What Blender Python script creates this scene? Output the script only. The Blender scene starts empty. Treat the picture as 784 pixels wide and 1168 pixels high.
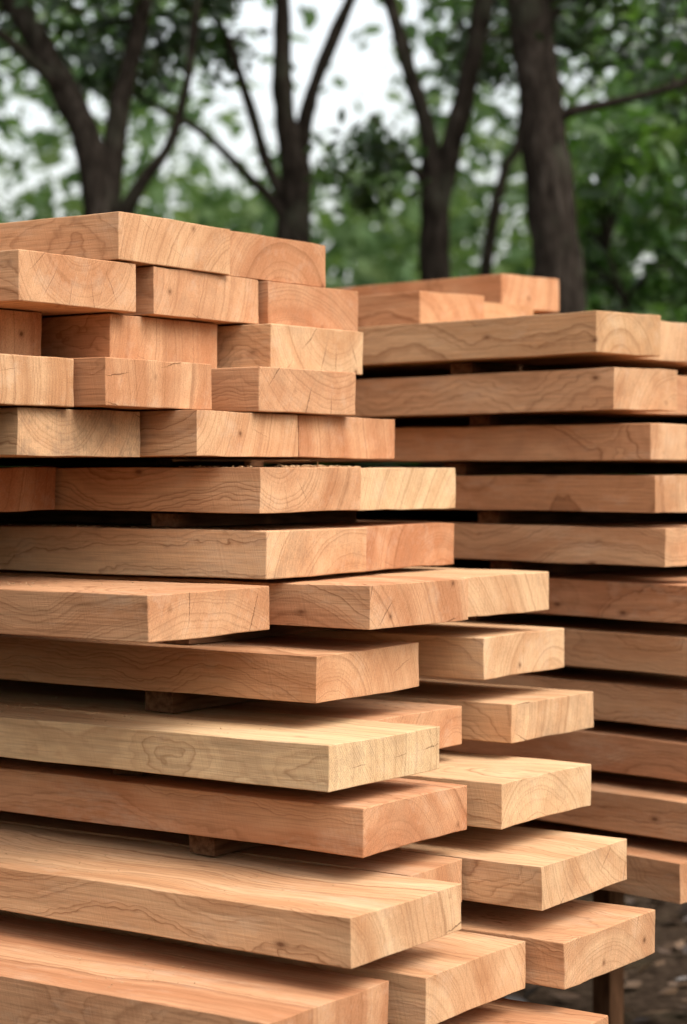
import bpy, math, random, bmesh
import numpy as np
from mathutils import Vector, noise, Matrix
random.seed(7); RNG=np.random.default_rng(11)
S=bpy.context.scene
EYE=1.2
# ------------------------------------------------------------------ helpers
def link(o,parent=None):
    S.collection.objects.link(o)
    if parent: o.parent=parent
    return o
def empty(name,loc=(0,0,0),rz=0):
    e=bpy.data.objects.new(name,None); e.location=loc; e.rotation_euler=(0,0,rz); e.empty_display_size=.2
    return link(e)
class NT:
    def __init__(s,mat):
        s.t=mat.node_tree; s.t.nodes.clear()
    def n(s,typ,ins=None,**kw):
        nd=s.t.nodes.new(typ)
        for k,v in kw.items(): setattr(nd,k,v)
        if ins:
            for k,v in ins.items():
                i=nd.inputs[k]
                if isinstance(v,bpy.types.NodeSocket): s.t.links.new(v,i)
                else: i.default_value=v
        return nd
    def m(s,op,a,b=None,c=None,clamp=False):
        nd=s.t.nodes.new('ShaderNodeMath'); nd.operation=op; nd.use_clamp=clamp
        for i,v in enumerate((a,b,c)):
            if v is None: continue
            if isinstance(v,bpy.types.NodeSocket): s.t.links.new(v,nd.inputs[i])
            else: nd.inputs[i].default_value=v
        return nd.outputs[0]
    def vm(s,op,a,b=None):
        nd=s.t.nodes.new('ShaderNodeVectorMath'); nd.operation=op
        for i,v in enumerate((a,b)):
            if v is None: continue
            if isinstance(v,bpy.types.NodeSocket): s.t.links.new(v,nd.inputs[i])
            else: nd.inputs[i].default_value=v
        return nd.outputs['Value'] if op in('LENGTH','DOT_PRODUCT') else nd.outputs[0]
    def mix(s,f,a,b,mode='MIX'):
        nd=s.t.nodes.new('ShaderNodeMix'); nd.data_type='RGBA'; nd.blend_type=mode
        for i,v in ((0,f),(6,a),(7,b)):
            if isinstance(v,bpy.types.NodeSocket): s.t.links.new(v,nd.inputs[i])
            else: nd.inputs[i].default_value=v
        return nd.outputs[2]
    def ramp(s,f,stops,interp='LINEAR'):
        nd=s.t.nodes.new('ShaderNodeValToRGB'); cr=nd.color_ramp; cr.interpolation=interp
        while len(cr.elements)<len(stops): cr.elements.new(.5)
        for e,(p,c) in zip(cr.elements,stops):
            e.position=p; e.color=c if len(c)==4 else (*c,1)
        s.t.links.new(f,nd.inputs[0]); return nd.outputs[0]
    def noise(s,vec,scale,detail=3,rough=.55,dim='3D'):
        nd=s.t.nodes.new('ShaderNodeTexNoise'); nd.noise_dimensions=dim
        nd.inputs['Scale'].default_value=scale; nd.inputs['Detail'].default_value=detail; nd.inputs['Roughness'].default_value=rough
        s.t.links.new(vec,nd.inputs['W' if dim=='1D' else 'Vector']); return nd.outputs
def newmat(name):
    m=bpy.data.materials.new(name); m.use_nodes=True; return m,NT(m)
def g(v): return (v,v,v,1)

# ------------------------------------------------------------------ wood
def wood_material():
    mat,T=newmat('sawn_timber')
    tc=T.n('ShaderNodeTexCoord'); P=tc.outputs['Object']; N=tc.outputs['Normal']
    def attr(nm): return T.n('ShaderNodeAttribute',attribute_type='OBJECT',attribute_name=nm).outputs['Fac']
    py,pz,tint,seed,dark,freq,chk,red=attr('pith_y'),attr('pith_z'),attr('tint'),attr('seed'),attr('stain'),attr('freq'),attr('checks'),attr('redness')
    sx=T.n('ShaderNodeSeparateXYZ',{0:N}); nx=T.m('ABSOLUTE',sx.outputs[0])
    end=T.ramp(nx,[(.5,g(0)),(.8,g(1))]); side=T.m('SUBTRACT',1,end)
    off=T.n('ShaderNodeCombineXYZ',{0:seed,1:T.m('MULTIPLY',seed,1.7),2:T.m('MULTIPLY',seed,.6)}).outputs[0]
    Q=T.vm('ADD',P,off)
    lo=T.noise(T.vm('MULTIPLY',Q,(3.1,1.7,1.7)),1.0,1.0,.5)['Color']
    lo=T.vm('SUBTRACT',lo,(.5,.5,.5))
    mid=T.noise(T.vm('MULTIPLY',Q,(9,17,17)),1.0,3.0,.6)['Color']
    mid=T.vm('SUBTRACT',mid,(.5,.5,.5))
    ma=T.m('ADD',.012,T.m('MULTIPLY',side,.020))
    mv=T.n('ShaderNodeCombineXYZ',{0:0.0,1:ma,2:ma}).outputs[0]
    D=T.vm('ADD',T.vm('MULTIPLY',lo,(0,.16,.16)),T.vm('MULTIPLY',mid,mv))
    pith=T.n('ShaderNodeCombineXYZ',{0:0.0,1:py,2:pz}).outputs[0]
    W=T.vm('MULTIPLY',T.vm('ADD',T.vm('SUBTRACT',P,pith),D),(0,1,1))
    r=T.vm('LENGTH',W)
    rw=T.m('ADD',r,seed)
    n1=T.noise(rw,38,1,.5,'1D')['Fac']
    ph=T.m('ADD',T.m('MULTIPLY',r,freq),T.m('MULTIPLY',n1,4.2))
    fr=T.m('FRACT',ph)
    ring=T.ramp(fr,[(0,g(.45)),(.08,g(.06)),(.5,g(.10)),(.80,g(.45)),(.92,g(1)),(1,g(.45))])
    amp=T.ramp(T.noise(rw,70,1,.6,'1D')['Fac'],[(.32,g(.10)),(.68,g(1))])
    ringa=T.m('MULTIPLY',ring,amp)
    scl=T.mix(end,(5,150,150,1),(260,260,260,1))
    fv=T.noise(T.vm('MULTIPLY',Q,scl),2.0,3,.65)['Fac']
    broad=T.noise(T.vm('MULTIPLY',Q,(1.6,9,9)),1.5,4,.65)['Fac']
    bandr=T.noise(rw,16,2,.5,'1D')['Fac']
    cA=T.mix(tint,(.615,.335,.178,1),(.655,.455,.255,1))
    cB=T.mix(tint,(.43,.185,.088,1),(.52,.30,.145,1))
    f=T.m('ADD',T.m('ADD',T.m('MULTIPLY',broad,.5),T.m('MULTIPLY',bandr,.5)),T.m('MULTIPLY',T.m('SUBTRACT',red,.5),.2))
    base=T.mix(T.ramp(f,[(.34,g(0)),(.64,g(1))]),cA,cB)
    dk=T.mix(tint,(.19,.068,.028,1),(.26,.12,.05,1))
    col=T.mix(T.m('MULTIPLY',ringa,T.m('SUBTRACT',.80,T.m('MULTIPLY',end,.24))),base,dk)
    col=T.mix(.85,col,T.ramp(fv,[(.25,g(.66)),(.5,g(.96)),(.75,g(1.12))]),'MULTIPLY')
    dn=T.noise(T.vm('MULTIPLY',Q,(6,15,15)),1.0,5,.75)['Fac']
    col=T.mix(T.m('MULTIPLY',T.ramp(dn,[(.52,g(0)),(.72,g(1))]),.3),col,(.58,.44,.31,1))
    col=T.mix(T.m('MULTIPLY',T.m('MULTIPLY',T.ramp(dn,[(.34,g(1)),(.52,g(0))]),dark),T.m('ADD',.25,T.m('MULTIPLY',end,.5))),col,(.25,.16,.10,1))
    kv=T.n('ShaderNodeTexVoronoi',{'Vector':T.vm('MULTIPLY',Q,(7,15,15)),'Scale':1.0}).outputs['Distance']
    col=T.mix(T.ramp(kv,[(.03,g(.85)),(.06,g(.35)),(.12,g(0))]),col,(.12,.045,.02,1))
    s1=T.n('ShaderNodeSeparateXYZ',{0:P})
    diag=T.m('ADD',s1.outputs[1],T.m('MULTIPLY',s1.outputs[2],T.m('SUBTRACT',T.m('MULTIPLY',tint,1.4),.7)))
    lng=T.m('ADD',s1.outputs[0],T.m('MULTIPLY',s1.outputs[2],.25))
    sc=T.m('ADD',T.m('MULTIPLY',diag,end),T.m('MULTIPLY',T.m('MULTIPLY',lng,side),.8))
    saw=T.noise(T.m('ADD',sc,seed),330,2,.8,'1D')['Fac']
    col=T.mix(T.m('ADD',.16,T.m('MULTIPLY',end,.26)),col,T.ramp(saw,[(.3,g(.78)),(.6,g(1.1))]),'MULTIPLY')
    sw=T.n('ShaderNodeSeparateXYZ',{0:W})
    ang=T.m('ARCTAN2',sw.outputs[2],sw.outputs[1])
    an=T.m('ADD',T.m('MULTIPLY',ang,2.4),T.m('ADD',seed,T.m('MULTIPLY',fv,.04)))
    vo=T.n('ShaderNodeTexVoronoi',{'W':an,'Scale':1.0},voronoi_dimensions='1D',feature='DISTANCE_TO_EDGE').outputs['Distance']
    wdt=T.m('MULTIPLY',T.m('SUBTRACT',T.noise(T.m('ADD',r,T.m('MULTIPLY',seed,3)),14,0,.5,'1D')['Fac'],.49),T.m('MULTIPLY',chk,.045))
    crack=T.m('MULTIPLY',T.m('LESS_THAN',vo,wdt),end)
    col=T.mix(T.m('MULTIPLY',crack,.75),col,(.10,.042,.02,1))
    hgt=T.m('ADD',T.m('MULTIPLY',fv,.5),T.m('MULTIPLY',saw,T.m('ADD',.3,T.m('MULTIPLY',end,.5))))
    bmp=T.n('ShaderNodeBump',{'Height':hgt,'Strength':.7,'Distance':.002})
    b=T.n('ShaderNodeBsdfPrincipled',{'Base Color':col,'Roughness':.95,'Normal':bmp.outputs[0]})
    b.inputs['Specular IOR Level'].default_value=.06
    T.n('ShaderNodeOutputMaterial',{0:b.outputs[0]})
    return mat
WOOD=wood_material()
STK,T=newmat('stained_shade_timber'); P=T.n('ShaderNodeTexCoord').outputs['Object']  # brown stained wood, albedo lowered further to deepen the shade in the gaps
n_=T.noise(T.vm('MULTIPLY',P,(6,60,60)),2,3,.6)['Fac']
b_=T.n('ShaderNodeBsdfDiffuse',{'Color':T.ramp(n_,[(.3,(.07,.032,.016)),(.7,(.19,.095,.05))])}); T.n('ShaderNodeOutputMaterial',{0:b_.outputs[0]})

def plank(name,parent,x,y,zt,w,t,ln,tint=None,pith=None,stain=None,yaw=None,mat=None,chk=None,red=None):
    """Sawn board: end face at local x=0 (runs to -ln), y 0..w, z -t..0"""
    nx,ny,nz=34,7,3
    idx={}; vs=[]; fs=[]
    sd=random.uniform(0,50)
    skew=random.uniform(-.007,.007)
    def V(i,j,k):
        key=(i,j,k)
        if key in idx: return idx[key]
        X=-ln*i/nx; Y=w*j/ny; Z=-t*k/nz
        nv=noise.noise_vector(Vector((X*1.4+sd,Y*5,Z*5+sd)))
        n2=noise.noise_vector(Vector((X*9+sd,Y*22+3,Z*22)))
        e=skew*(Y/w-.5) if i==0 else 0
        vs.append((X+e+nv.x*.002*(i==0 or i==nx)+n2.x*.0016, Y+nv.y*.0022+n2.y*.0016, Z+nv.z*.0022+n2.z*.0016))
        idx[key]=len(vs)-1; return idx[key]
    for i in range(nx):
        for j in range(ny):
            fs.append((V(i,j,0),V(i,j+1,0),V(i+1,j+1,0),V(i+1,j,0)))
            fs.append((V(i,j,nz),V(i+1,j,nz),V(i+1,j+1,nz),V(i,j+1,nz)))
        for k in range(nz):
            fs.append((V(i,0,k),V(i+1,0,k),V(i+1,0,k+1),V(i,0,k+1)))
            fs.append((V(i,ny,k),V(i,ny,k+1),V(i+1,ny,k+1),V(i+1,ny,k)))
    for j in range(ny):
        for k in range(nz):
            fs.append((V(0,j,k),V(0,j,k+1),V(0,j+1,k+1),V(0,j+1,k)))
            fs.append((V(nx,j,k),V(nx,j+1,k),V(nx,j+1,k+1),V(nx,j,k+1)))
    me=bpy.data.meshes.new(name); me.from_pydata(vs,[],fs)
    bm=bmesh.new(); bm.from_mesh(me); bmesh.ops.recalc_face_normals(bm,faces=bm.faces); bm.to_mesh(me); bm.free()
    me.materials.append(mat or WOOD)
    o=bpy.data.objects.new(name,me)
    o.location=(x,y,zt)
    o.rotation_euler=(0,0,math.radians(random.uniform(-.12,.12) if yaw is None else yaw))
    bv=o.modifiers.new('edge','BEVEL'); bv.width=random.uniform(.0006,.0018); bv.segments=2; bv.limit_method='ANGLE'; bv.angle_limit=math.radians(40)
    o['tint']=float(random.choice([random.uniform(0,.35),random.uniform(.2,.6),random.uniform(.7,1)]) if tint is None else tint)
    if pith is None:
        if random.random()<.4: pith=(-random.uniform(.03,.12),-t*random.uniform(.1,.9))
        else: pith=(random.uniform(-.05,w+.05),random.choice([-1,1])*random.uniform(.03,.20)-t/2)
    o['pith_y']=float(pith[0]); o['pith_z']=float(pith[1]); o['freq']=float(random.uniform(75,150))
    o['seed']=sd; o['stain']=float(random.uniform(0,.4) if stain is None else stain)
    o['checks']=float(random.choice([0,.3,.6,1]) if chk is None else chk); o['redness']=float(random.random() if red is None else red)
    return link(o,parent)

# ------------------------------------------------------------------ front stack
th=math.radians(34.8)
def stack_empty(name,ang,u0,v0):
    s,c=math.sin(ang),math.cos(ang)
    return empty(name,(-c*u0+s*v0, s*u0+c*v0, 0),-ang)
u0,v0=2.6,2.4
FS=stack_empty('lumber_stack',th,u0,v0)
cnt=[0]
def fb(u,v,zt,zb,w=.26,ln=None,**k):
    cnt[0]+=1
    return plank('plank_%d'%cnt[0],FS,-(u-u0),v-v0,EYE+zt-.001,w-.0065,(zt-zb)-.0025,ln or random.uniform(2.2,2.6),**k)
L={'A':(.375,.303),'B':(.303,.231),'C':(.231,.159),'D':(.159,.090),'E':(.090,.023),'F':(.010,-.058),'G':(-.081,-.152),
   'H':(-.157,-.221),'I':(-.2525,-.320),'J':(-.355,-.417),'K':(-.440,-.506),'L':(-.539,-.602),'M':(-.635,-.702),
   'N':(-.735,-.802),'O':(-.835,-.902),'P':(-.935,-1.002),'Q':(-1.03,-1.095)}
F=[('A',1.946,2.240,.26,dict(tint=.3,pith=(.30,-.10),red=.3)),('A',1.958,2.501,.275,dict(tint=.1,pith=(.16,-.14),red=.8)),
 ('A',2.3,2.79,.25,{}),
 ('B',1.947,2.032,.255,dict(tint=.2,pith=(.13,.05),red=.6)),('B',1.952,2.320,.265,dict(tint=.1,stain=.3,chk=1,red=.4)),('B',1.943,2.589,.255,dict(tint=.0,red=.7)),
 ('C',2.053,1.940,.26,dict(tint=.1)),('C',1.976,2.251,.26,dict(tint=.15,pith=(-.08,-.03),red=.9)),('C',1.904,2.540,.265,dict(tint=.5,pith=(.2,.1))),
 ('D',1.923,1.865,.258,dict(tint=.45,pith=(-.03,-.03))),('D',1.877,2.129,.245,dict(tint=.15,red=.8)),('D',1.835,2.420,.265,dict(tint=.1,red=.4)),
 ('E',1.936,2.020,.26,dict(tint=.5,stain=1.,pith=(.1,.03))),('E',1.846,2.285,.26,dict(tint=.3,pith=(-.02,.02),red=.3)),('E',1.856,2.550,.275,dict(tint=.05,red=.8)),
 ('F',2.166,2.090,.26,dict(tint=.0,red=1)),('F',1.781,2.355,.26,dict(tint=.2,pith=(.04,.06),red=.5)),('F',1.790,2.617,.285,dict(tint=.8,pith=(.35,-.15),red=.1)),
 ('G',2.42,2.095,.26,dict(tint=.3)),('G',1.774,2.360,.262,dict(tint=.35,stain=.6,pith=(.2,-.14),red=.2)),('G',1.795,2.624,.28,dict(tint=.0,red=.9,pith=(.25,-.1))),
 ('H',1.736,2.057,.265,dict(tint=.2,stain=.4,pith=(.1,-.3),chk=1,red=.7)),('H',1.628,2.412,.262,dict(tint=.1,pith=(-.04,-.10),red=.6)),('H',1.638,2.676,.268,dict(tint=.45,pith=(-.05,-.14))),
 ('I',1.665,2.326,.28,dict(tint=.25,pith=(.0,-.12),chk=.3,red=.6)),('I',1.640,2.735,.272,dict(tint=.5,pith=(.2,-.12))),
 ('J',1.550,2.199,.275,dict(tint=1.,pith=(-.10,-.03),chk=1,red=.1)),('J',1.663,2.468,.25,dict(tint=.1)),('J',1.598,2.755,.265,dict(tint=.5,stain=.5,pith=(-.1,.03),chk=1)),
 ('K',1.529,2.245,.270,dict(tint=.05,pith=(.05,-.14),chk=0,red=.8)),('K',1.488,2.534,.272,dict(tint=.7,pith=(.1,-.12),red=.2)),
 ('L',1.425,2.063,.270,dict(tint=.45,pith=(-.04,-.07),chk=.5,red=.3)),('L',1.515,2.335,.147,dict(tint=.2)),('L',1.399,2.486,.271,dict(tint=.55,pith=(.3,.08),red=.2)),
 ('M',1.433,1.903,.265,dict(tint=.1,pith=(-.07,-.04),red=.8)),('M',1.403,2.196,.265,dict(tint=.4,pith=(-.05,-.2),red=.4)),('M',1.350,2.472,.271,dict(tint=.3,pith=(.1,-.22),red=.6)),
 ('N',1.45,1.93,.26,{}),('N',1.307,2.258,.262,dict(tint=.2,pith=(.1,-.2)))]
for k,u,v,w,kw in F: fb(u,v,L[k][0],L[k][1],w,**kw)
fb(1.75,2.53,*L['N'],.24)
for k in 'OPQ':
    for v in (1.95,2.225,2.50): fb((1.42 if v<2.4 else 1.75)+random.uniform(-.03,.05),v,*L[k],.26)
for k in 'BCDEFGHIJKLMN':
    v={'H':3.0,'I':3.03,'J':3.04}.get(k,2.92)
    if k in 'KLMN': v=2.83
    fb(2.3+random.uniform(-.06,.08),v,*L[k],.25,ln=1.9)  # hidden back column, added as filler to keep the gaps dark
for k,u,v in (('A',2.75,1.96),('G',2.75,1.83)): fb(u,v,*L[k],.26,ln=1.8)
sc=0
for a,b,vf,vt in (('F','G',2.39,2.86),('H','I',2.36,2.95),('I','J',2.36,2.96),('J','K',2.29,2.96),('K','L',2.28,2.98),('L','M',2.3,2.98),('M','N',2.2,2.98),('N','O',2.0,2.98),('O','P',2.0,3.0),('P','Q',2.0,3.0)):
    for us in (1.98,3.3):
        sc+=1; uu=us+random.uniform(-.04,.04)-(.12 if a in 'KLM' else 0)
        zt=EYE+L[a][1]; zb=EYE+L[b][0]
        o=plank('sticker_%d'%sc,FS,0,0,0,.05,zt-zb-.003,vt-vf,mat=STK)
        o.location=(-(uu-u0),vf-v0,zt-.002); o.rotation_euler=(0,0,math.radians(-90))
for a,b in (('E','F'),('F','G')):  # added strips deep inside, stop background light showing through the layer gaps
    sc+=1; plank('gap_filler_%d'%sc,FS,-(2.15-u0),2.80-v0,EYE+L[a][1]-.002,.05,L[a][1]-L[b][0]-.003,2.0,mat=STK)
    sc+=1; plank('gap_filler_%d'%sc,FS,-(2.1-u0),2.50-v0,EYE+L[a][1]-.002,.05,L[a][1]-L[b][0]-.003,1.1,mat=STK)
for i,us in enumerate((1.9,2.8,3.7)):
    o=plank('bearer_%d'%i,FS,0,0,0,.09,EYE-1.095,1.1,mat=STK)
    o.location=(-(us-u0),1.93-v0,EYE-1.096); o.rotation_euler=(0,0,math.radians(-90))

# ------------------------------------------------------------------ rear stack
th2=math.radians(46)
BS=stack_empty('lumber_stack',th2,3.2,3.1); ru,rv=3.2,3.1
bc=[0]
def rb(u,v,zt,zb,w=.18,ln=None,**k):
    bc[0]+=1
    return plank('plank_%d'%bc[0],BS,-(u-ru),v-rv,EYE+zt-.001,w-.005,(zt-zb)-.002,ln or random.uniform(2.2,2.5),**k)
R=[(.2776,.2045),(.181,.108),(.087,.022),(-.003,-.068),(-.093,-.160),(-.188,-.255),(-.278,-.345),(-.368,-.437),(-.458,-.525),(-.548,-.615),(-.638,-.705)]
Ru=[2.22,2.199,2.157,2.149,2.14,2.05,2.07,2.04,2.06,2.03,2.05]
Rv=[2.74,2.761,2.804,2.812,2.82,2.845,2.85,2.86,2.855,2.80,2.74]
for i,(z,u,v) in enumerate(zip(R,Ru,Rv)):
    vv=v
    for c in range(4):
        w=.18 if c==0 else random.choice([.18,.2,.22])
        rb(u+(0 if c==0 else random.uniform(.07,.13)),vv,z[0],z[1],w,tint=[.7,.3,.15,.3,.25,.05,.35,.25,.0,.2,.2][i] if c==0 else random.uniform(0,.4),stain=.5)
        vv+=w+.004
rb(2.70,2.81,.345,.279,.18,tint=.15); rb(2.75,3.0,.341,.279,.2,tint=.4); rb(2.95,3.22,.345,.279,.2)
rb(2.886,3.244,.42,.347,.2,tint=.1,ln=3.4)
k=0
for i in range(len(R)-1):
    for us in (2.62,3.9):
        k+=1; uu=us+random.uniform(-.05,.05)
        vf=max(Rv[i],Rv[i+1])+.02
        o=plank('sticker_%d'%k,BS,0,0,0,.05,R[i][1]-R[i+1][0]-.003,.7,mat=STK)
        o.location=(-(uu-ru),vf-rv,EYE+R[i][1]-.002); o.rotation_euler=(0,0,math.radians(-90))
for i in (1,2,3,4):
    plank('gap_filler_%d'%i,BS,-(2.4-ru),3.35-rv,EYE+R[i][1]-.002,.05,R[i][1]-R[i+1][0]-.003,2.0,mat=STK)  # added filler strips behind the columns, keep these gaps dark too
for i,us in enumerate((2.6,3.3,4.1)):
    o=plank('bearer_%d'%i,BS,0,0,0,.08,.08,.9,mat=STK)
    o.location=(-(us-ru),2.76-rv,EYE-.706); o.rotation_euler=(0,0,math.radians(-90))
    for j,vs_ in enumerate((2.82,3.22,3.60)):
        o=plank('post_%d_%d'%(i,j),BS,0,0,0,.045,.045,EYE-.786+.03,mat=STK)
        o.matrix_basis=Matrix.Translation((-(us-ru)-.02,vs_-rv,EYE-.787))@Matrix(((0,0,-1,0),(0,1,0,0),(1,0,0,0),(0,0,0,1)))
# ------------------------------------------------------------------ bark
def bark_material():
    mat,T=newmat('bark'); tc=T.n('ShaderNodeTexCoord'); P=tc.outputs['Object']
    a=T.noise(T.vm('MULTIPLY',P,(22,22,6)),1.5,5,.65)['Fac']
    b=T.noise(P,5,3,.6)['Fac']
    col=T.ramp(a,[(.3,(.010,.008,.006)),(.55,(.036,.028,.022)),(.8,(.095,.080,.065))])
    col=T.mix(T.ramp(b,[(.5,g(0)),(.7,g(.6))]),col,(.06,.062,.042,1))
    bp=T.n('ShaderNodeBump',{'Height':a,'Strength':1,'Distance':.03})
    bs=T.n('ShaderNodeBsdfDiffuse',{'Color':col,'Normal':bp.outputs[0]})
    T.n('ShaderNodeOutputMaterial',{0:bs.outputs[0]}); return mat
BARK=bark_material()
def leaf_material(name,c1,c2,c3,trans=.35,scale=1.2,gloss=.06):
    mat,T=newmat(name); geo=T.n('ShaderNodeNewGeometry'); P=geo.outputs['Position']
    rnd=geo.outputs['Random Per Island']
    n=T.noise(P,scale,1,.6)['Fac']
    f=T.m('ADD',T.m('MULTIPLY',rnd,.5),T.m('MULTIPLY',T.ramp(n,[(.3,g(0)),(.7,g(1))]),.5))
    col=T.ramp(f,[(.1,c1),(.5,c2),(.92,c3)])
    d=T.n('ShaderNodeBsdfDiffuse',{'Color':col})
    t=T.n('ShaderNodeBsdfTranslucent',{'Color':T.mix(1,col,(1.3,1.5,.7,1),'MULTIPLY')})
    mx=T.n('ShaderNodeMixShader',{0:trans,1:d.outputs[0],2:t.outputs[0]})
    if gloss:
        gl=T.n('ShaderNodeBsdfGlossy',{'Color':(1,1,1,1),'Roughness':.35})
        mx=T.n('ShaderNodeMixShader',{0:gloss,1:mx.outputs[0],2:gl.outputs[0]})
    T.n('ShaderNodeOutputMaterial',{0:mx.outputs[0]}); return mat
LDARK=leaf_material('leaves_dark',(.012,.027,.009),(.030,.060,.017),(.075,.12,.032))
LMID=leaf_material('leaves_mid',(.03,.075,.015),(.075,.155,.033),(.15,.24,.06),.45)
LFAR=leaf_material('leaves_far',(.040,.070,.032),(.085,.135,.058),(.18,.235,.11),.4,.45,0)

def leaf_mesh(name,C,size,mat,parent=None,droop=.5,aspect=.42):
    C=np.asarray(C); n=len(C)
    sz=size*RNG.uniform(.6,1.35,n)[:,None]
    ax=RNG.normal(size=(n,3)); ax[:,2]=ax[:,2]*.6-droop; ax/=np.linalg.norm(ax,axis=1)[:,None]
    r=RNG.normal(size=(n,3)); sd=np.cross(ax,r); sd/=np.linalg.norm(sd,axis=1)[:,None]
    nm=np.cross(ax,sd)
    a=C-ax*sz*.5; b=C+ax*sz*.5
    l=C-ax*sz*.08+sd*sz*aspect*.5+nm*sz*.08; rr=C-ax*sz*.08-sd*sz*aspect*.5+nm*sz*.08
    l2=C+ax*sz*.25+sd*sz*aspect*.33+nm*sz*.03; r2=C+ax*sz*.25-sd*sz*aspect*.33+nm*sz*.03
    V=np.stack([a,l,l2,b,r2,rr],1).reshape(-1,3).astype(np.float32)
    me=bpy.data.meshes.new(name)
    me.vertices.add(n*6); me.vertices.foreach_set('co',V.ravel())
    base=np.arange(n)[:,None]*6
    idx=np.concatenate([base+np.array([[0,1,2,3]]),base+np.array([[0,3,4,5]])],1).astype(np.int32)
    me.loops.add(n*8); me.loops.foreach_set('vertex_index',idx.ravel())
    me.polygons.add(n*2); me.polygons.foreach_set('loop_start',(np.arange(n*2)*4).astype(np.int32))
    me.update(calc_edges=True); me.validate()
    me.materials.append(mat)
    o=bpy.data.objects.new(name,me); link(o,parent); return o

def tube_data(pts,rad,sides=14,sub=6,lump=.12,sd=0):
    pts=[Vector(p) for p in pts]; P=[];Rr=[]
    ext=[pts[0]*2-pts[1]]+pts+[pts[-1]*2-pts[-2]]
    for i in range(len(pts)-1):
        p0,p1,p2,p3=ext[i:i+4]
        for s in range(sub):
            t=s/sub
            P.append(.5*((2*p1)+(p2-p0)*t+(2*p0-5*p1+4*p2-p3)*t*t+(3*p1-p0-3*p2+p3)*t**3)); Rr.append(rad[i]*(1-t)+rad[i+1]*t)
    P.append(pts[-1]); Rr.append(rad[-1])
    vs=[];fs=[]
    for i,p in enumerate(P):
        tg=(P[min(i+1,len(P)-1)]-P[max(i-1,0)]).normalized()
        a=tg.cross(Vector((0.13,1,0.07))).normalized(); b=tg.cross(a)
        for k in range(sides):
            an=2*math.pi*k/sides
            q=p+(a*math.cos(an)+b*math.sin(an))*Rr[i]
            rr=1+lump*noise.noise(q*7+Vector((sd,0,0)))+lump*.6*noise.noise(q*19)
            vs.append(p+(q-p)*rr)
        if i:
            o=(i-1)*sides
            for k in range(sides):
                k2=(k+1)%sides; fs.append((o+k,o+k2,o+sides+k2,o+sides+k))
    return vs,fs,P
def merge(name,parts,mat,parent):
    V=[];Fc=[]
    for vs,fs in parts:
        o=len(V); V+=[tuple(v) for v in vs]; Fc+=[tuple(i+o for i in f) for f in fs]
    me=bpy.data.meshes.new(name); me.from_pydata(V,[],Fc); me.materials.append(mat)
    me.polygons.foreach_set('use_smooth',[True]*len(me.polygons))
    o=bpy.data.objects.new(name,me); return link(o,parent)
def clump_pts(centres,r,n):
    out=[]
    for c in centres:
        k=int(n*random.uniform(.5,1.5)); s=r*random.uniform(.6,1.3)
        q=RNG.normal(size=(k,3))*np.array([s*.5,s*.5,s*.33])+np.array(c); out.append(q)
    return np.concatenate(out)
def tree(name,base,limbs,crowns,leaf,lsize,mat):
    E=empty(name,base); B=Vector(base)
    parts=[];sk=[]
    for i,(p,r) in enumerate(limbs):
        vs,fs,P=tube_data([Vector(q)-B for q in p],r,lump=.22,sd=i*3+len(name)); parts.append((vs,fs)); sk+=P
    allp=[]
    for c,rd,nc,cr,nl in crowns:
        cs=[]
        for _ in range(nc):
            while True:
                q=Vector((random.uniform(-1,1),random.uniform(-1,1),random.uniform(-1,1)))
                if .25<q.length<1: break
            cs.append(Vector((c[0]+q.x*rd[0],c[1]+q.y*rd[1],c[2]+q.z*rd[2]))-B)
        for q in cs:
            near=min(sk,key=lambda s:(s-q).length)
            mid=(near+q)/2+Vector((random.uniform(-.08,.08),random.uniform(-.08,.08),random.uniform(0,.15)))
            vs,fs,_p=tube_data([near,mid,q],[.012,.008,.004],sides=5,sub=4,lump=.1); parts.append((vs,fs))
        allp.append(clump_pts([tuple(q) for q in cs],cr,nl))
    merge('trunk_and_limbs',parts,BARK,E)
    leaf_mesh('foliage',np.concatenate(allp),lsize,mat,E)
    return E
tree('tree',(-.98,9,0),[
 ([(-.98,9,-.1),(-1.0,9,1.2),(-1.057,9,2.326),(-1.134,9,2.689),(-1.305,9.05,3.03),(-1.45,9.1,3.27),(-1.8,9.2,3.8),(-2.2,9.3,4.6)],[.12,.095,.078,.066,.060,.056,.045,.02]),
 ([(-1.04,9,2.2),(-.985,9.05,2.765),(-.93,9.1,3.03),(-.87,9.15,3.34),(-.7,9.2,4.0),(-.6,9.3,4.8)],[.05,.048,.040,.034,.026,.012]),
 ([(-1.0,9,2.25),(-.86,8.9,2.46),(-.74,8.85,2.62),(-.66,8.8,2.9),(-.6,8.7,3.3),(-.45,8.6,3.9)],[.04,.028,.022,.018,.014,.008]),
 ([(-1.2,9,2.85),(-1.5,8.8,3.1),(-1.9,8.6,3.3)],[.03,.02,.01])],
 [((-1.5,9.3,3.5),(1.0,1.1,.55),38,.26,50),((-1.5,9.4,4.4),(1.6,1.6,.8),45,.3,50),((-.85,9.0,3.55),(.45,.7,.3),12,.2,45)],None,.09,LDARK)
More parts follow.
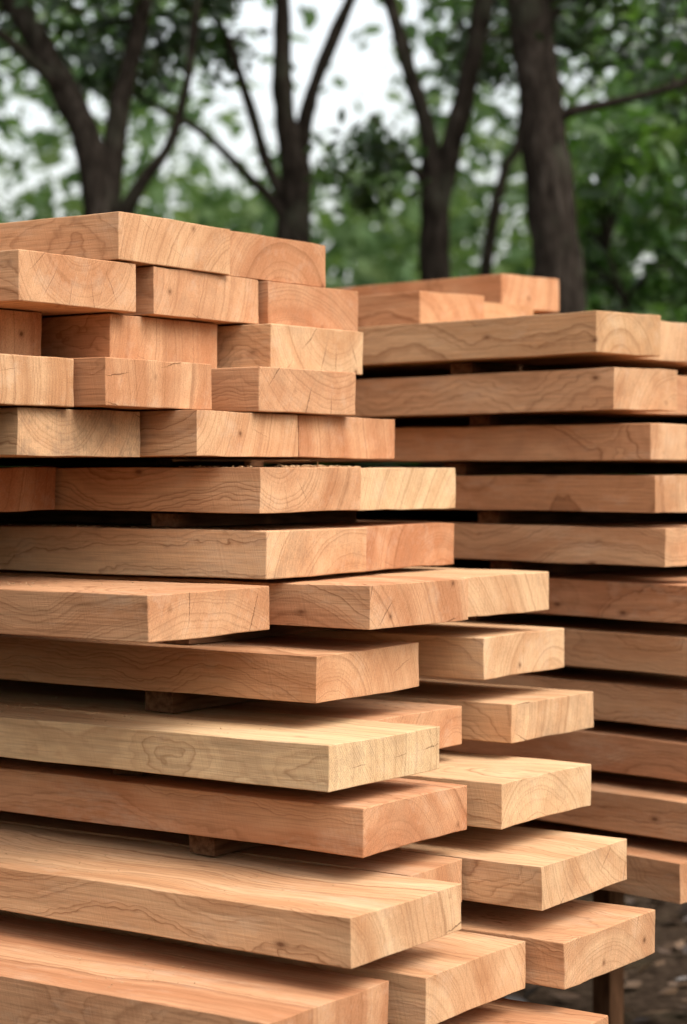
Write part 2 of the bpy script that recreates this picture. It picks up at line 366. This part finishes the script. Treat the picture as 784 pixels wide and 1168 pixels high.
tree('tree',(-.24,10,0),[
 ([(-.24,10,-.1),(-.25,10,1.2),(-.242,10,2.3),(-.235,10,2.68),(-.29,10,2.98),(-.297,10,3.28),(-.31,10,3.74),(-.4,10,4.8)],[.12,.10,.082,.072,.05,.043,.038,.015]),
 ([(-.235,10,2.6),(-.178,10,2.94),(-.114,10,3.15),(.013,10,3.447),(.15,10,3.75),(.5,10,4.6)],[.05,.04,.034,.03,.026,.01]),
 ([(-.25,10,2.35),(-.33,9.95,2.5),(-.454,9.9,2.62),(-.687,9.8,2.83),(-1.0,9.7,2.98)],[.03,.024,.022,.018,.010]),
 ([(-.27,10,2.5),(-.37,10,2.7),(-.46,10.1,3.0),(-.55,10.1,3.28),(-.64,10.1,3.5),(-.9,10,4.3)],[.035,.030,.026,.022,.018,.008])],
 [((-.5,10.2,5.0),(1.5,1.5,.7),45,.3,50),((-.70,10.0,3.4),(.3,.5,.25),8,.17,45)],None,.08,LDARK)
tree('tree',(.40,9,0),[
 ([(.42,9,-.1),(.41,9,1.2),(.40,9,2.078),(.395,9,2.36),(.366,9,2.69),(.298,9,2.918),(.221,9,3.185),(.15,9,3.5),(0,9,4.4)],[.10,.08,.066,.058,.036,.033,.030,.026,.01]),
 ([(.395,9,2.3),(.45,9,2.536),(.508,9,2.765),(.565,9,3.03),(.61,9,3.26),(.66,9,3.6),(.8,9,4.6)],[.052,.050,.045,.042,.040,.036,.012]),
 ([(.39,9,2.4),(.30,8.9,2.52),(.22,8.8,2.6)],[.02,.012,.008])],
 [((.6,9.3,4.5),(1.2,1.3,.7),40,.28,50),((.66,9.3,3.25),(.22,.6,.4),12,.18,50),((.10,8.8,2.52),(.13,.2,.16),6,.14,70)],None,.075,LDARK)
tree('tree',(.85,8,0),[
 ([(.88,8,-.1),(.86,8,1.2),(.84,8,1.844),(.79,8,2.353),(.756,8,2.69),(.722,8,3.03),(.70,8,3.6),(.75,8,5.0)],[.15,.12,.098,.090,.086,.082,.07,.03]),
 ([(.77,8,2.52),(.875,7.95,2.59),(1.04,7.9,2.62),(1.33,7.8,2.69),(1.8,7.7,2.9)],[.03,.022,.017,.014,.006]),
 ([(.74,8,2.9),(1.0,8.1,3.2),(1.4,8.2,3.4),(1.9,8.3,3.9)],[.035,.026,.02,.008])],
 [((1.4,8.4,3.15),(.75,.9,.45),26,.22,50),((1.2,8.3,4.2),(1.3,1.3,.8),40,.28,50)],None,.085,LDARK)
tree('tree',(1.9,10.5,0),[
 ([(1.9,10.5,-.1),(1.85,10.5,1.0),(1.8,10.5,2.0),(1.9,10.5,3.0),(2.0,10.5,4.2)],[.08,.07,.055,.04,.015]),
 ([(1.82,10.5,1.2),(1.5,10.3,1.8),(1.3,10.2,2.3)],[.03,.02,.008])],
 [((1.85,10.3,2.35),(.95,.9,1.1),80,.24,45),((2.1,10.6,3.6),(1.2,1.2,.8),30,.3,40)],None,.14,LMID)
tree('tree',(.66,11,0),[
 ([(.6,11,-.1),(.68,11,1.2),(.76,11,2.3),(.855,11,2.8),(.95,11,3.1),(1.0,11,4.5)],[.05,.045,.035,.03,.022,.01])],
 [((.9,11.2,4.3),(1.0,1.0,.7),22,.3,45)],None,.09,LDARK)
# ------------------------------------------------------------------ distant trees
cs=[]
for _ in range(1600):
    y=17+17*random.random()**.8; x=random.uniform(-.62,.62)*y*.8; xn=x/y
    top=1.2+y*(.135+.035*noise.noise(Vector((x*.35,y*.2,3))))
    op=min(1,max(0,(abs(xn+.008)-.045)/.05))
    z=max(random.uniform(-.15,1)*(top+5.5*op),random.uniform(.2,1.5))
    if z>top and random.random()<.15: continue
    cs.append((x,y,z))
leaf_mesh('distant_trees',clump_pts(cs,1.15,38),.24,LFAR,None,.2,.6)
cs=[]
for _ in range(480):
    a=random.uniform(math.radians(62),math.radians(388))
    rr=random.uniform(9,15)
    p=(math.sin(a)*rr,math.cos(a)*rr+2,random.uniform(0,5.5))
    if p[1]>3 and abs(p[0])<p[1]*.3: continue
    cs.append(p)
leaf_mesh('horizon_blocker_trees',clump_pts(cs,1.4,28),.4,LFAR,None,.2,.6)  # unseen ring around the camera, added to block low horizon light
cs=[(random.uniform(-5,5),random.uniform(12,15.5),random.uniform(.1,2.0)) for _ in range(260)]
leaf_mesh('undergrowth',clump_pts(cs,.5,45),.13,LMID,None,.2,.5)
def sheet(name,nx,ny,x0,x1,y0,y1,hf,mat):
    vs=[];fs=[]
    for j in range(ny+1):
        for i in range(nx+1):
            x=x0+(x1-x0)*i/nx; y=y0+(y1-y0)*j/ny; vs.append((x,y,hf(x,y)))
    for j in range(ny):
        for i in range(nx):
            a=j*(nx+1)+i; fs.append((a,a+1,a+nx+2,a+nx+1))
    me=bpy.data.meshes.new(name); me.from_pydata(vs,[],fs); me.materials.append(mat)
    me.polygons.foreach_set('use_smooth',[True]*len(me.polygons))
    return link(bpy.data.objects.new(name,me))
mat,T=newmat('hill_vegetation'); tc=T.n('ShaderNodeTexCoord'); P=tc.outputs['Object']
n=T.noise(P,1.1,5,.7)['Fac']; col=T.ramp(n,[(.3,(.05,.08,.04)),(.5,(.10,.15,.07)),(.7,(.18,.23,.12))])
b=T.n('ShaderNodeBsdfDiffuse',{'Color':col}); T.n('ShaderNodeOutputMaterial',{0:b.outputs[0]})
sheet('hill',80,30,-70,70,38,75,lambda x,y:-.3+6.0*max(0,min(1,(y-38)/14))**.7+1.3*noise.noise(Vector((x*.25,y*.25,0)))*min(1,(y-38)/5)+.6*noise.noise(Vector((x*.9,y*.9,5))),mat)
mat,T=newmat('leaf_litter_soil'); tc=T.n('ShaderNodeTexCoord'); P=tc.outputs['Object']
n=T.noise(P,2.0,4,.7)['Fac']; n2=T.noise(P,38,4,.7)['Fac']
col=T.ramp(n2,[(.3,(.014,.009,.006)),(.55,(.04,.027,.018)),(.75,(.09,.062,.042))])
col=T.mix(T.ramp(n,[(.5,g(0)),(.7,g(.4))]),col,(.04,.04,.02,1))
b=T.n('ShaderNodeBsdfDiffuse',{'Color':col}); T.n('ShaderNodeOutputMaterial',{0:b.outputs[0]})
sheet('ground',160,160,-150,150,-60,240,lambda x,y:.0,mat)
DRY=leaf_material('dry_leaves',(.016,.010,.007),(.05,.03,.018),(.17,.105,.062),.1,6,.03)
n=17000
C=np.stack([RNG.uniform(-4,5,n),RNG.uniform(.6,10,n),RNG.uniform(.006,.03,n)],1)
lf=leaf_mesh('leaf_litter',C,.075,DRY,None,0.0,.5)
V=np.empty(len(lf.data.vertices)*3,np.float32); lf.data.vertices.foreach_get('co',V); V=V.reshape(-1,6,3)
V[:,:,2]=C[:,None,2]+(V[:,:,2]-C[:,None,2])*.35; lf.data.vertices.foreach_set('co',V.ravel())
# sawdust and splinters lying on boards
SD,T=newmat('sawdust'); b=T.n('ShaderNodeBsdfDiffuse',{'Color':(.42,.27,.15,1)}); T.n('ShaderNodeOutputMaterial',{0:b.outputs[0]})
vs=[];fs=[]
def crumb(x,y,z,s):
    o=len(vs); ax=Vector((random.gauss(0,1),random.gauss(0,1),random.gauss(0,.3))).normalized()*s*random.uniform(.6,2.5); b_=Vector((random.gauss(0,1),random.gauss(0,1),random.gauss(0,1))).normalized()*s*.4
    c=Vector((x,y,z+s*.4)); up=Vector((0,0,s*.5))
    for q in (c-ax,c+b_,c+ax,c-b_,c+up): vs.append(tuple(q))
    fs.extend([(o,o+1,o+4),(o+1,o+2,o+4),(o+2,o+3,o+4),(o+3,o,o+4)])
def crumbs(k,u,v,n,du,dv,s=.0018):
    for _ in range(n): crumb(-(u+random.gauss(0,du)-u0),v+random.uniform(0,dv)-v0,EYE+L[k][0]-.001,s*random.uniform(.5,1.5))
crumbs('F',1.83,2.50,120,.02,.09,.0028); crumbs('F',1.84,2.63,30,.015,.05,.0025); crumbs('F',1.9,2.37,40,.04,.02)
crumbs('G',2.15,2.38,70,.12,.05); crumbs('L',2.0,2.09,120,.2,.2,.0014); crumbs('J',2.1,2.23,90,.2,.2,.0014)
crumbs('H',2.05,2.08,90,.1,.2,.0014); crumbs('I',1.95,2.35,70,.08,.2,.0014); crumbs('M',1.7,1.93,60,.08,.2,.0014)
me=bpy.data.meshes.new('sawdust'); me.from_pydata(vs,[],fs); me.materials.append(SD); link(bpy.data.objects.new('sawdust',me),FS)
# ------------------------------------------------------------------ sky, sun
w=bpy.data.worlds.new('World'); S.world=w; w.use_nodes=True
nt=w.node_tree; nt.nodes.clear()
sky=nt.nodes.new('ShaderNodeTexSky'); sky.sky_type='NISHITA'; sky.sun_disc=False
EL,AZ=math.radians(52),math.radians(128)
sky.sun_elevation=EL; sky.sun_rotation=AZ; sky.air_density=1.5; sky.dust_density=5; sky.ozone_density=.6
hs=nt.nodes.new('ShaderNodeHueSaturation'); hs.inputs['Saturation'].default_value=.3; hs.inputs['Value'].default_value=2.55
bg=nt.nodes.new('ShaderNodeBackground'); bg.inputs['Strength'].default_value=.14
ou=nt.nodes.new('ShaderNodeOutputWorld')
nt.links.new(sky.outputs[0],hs.inputs['Color']); nt.links.new(hs.outputs[0],bg.inputs[0]); nt.links.new(bg.outputs[0],ou.inputs[0])
sl=bpy.data.lights.new('sun','SUN'); sl.energy=.85; sl.angle=math.radians(35); sl.color=(1,.97,.93)
so=bpy.data.objects.new('sun',sl); link(so)
dv=Vector((math.sin(AZ)*math.cos(EL),math.cos(AZ)*math.cos(EL),math.sin(EL)))
so.rotation_euler=dv.to_track_quat('Z','Y').to_euler(); so.location=dv*20
# ------------------------------------------------------------------ camera
cam=bpy.data.cameras.new('camera'); co=bpy.data.objects.new('camera',cam); link(co)
cam.sensor_fit='VERTICAL'; cam.sensor_height=36; cam.sensor_width=24; cam.lens=36*2358/1168
co.location=(0,0,EYE); co.rotation_euler=(math.radians(90),0,0); cam.shift_y=-44/1168
cam.clip_end=1000; cam.clip_start=.05
cam.dof.use_dof=True; cam.dof.focus_distance=2.85; cam.dof.aperture_fstop=3.9
S.camera=co
S.view_settings.view_transform='Standard'; S.view_settings.look='None'; S.view_settings.exposure=0
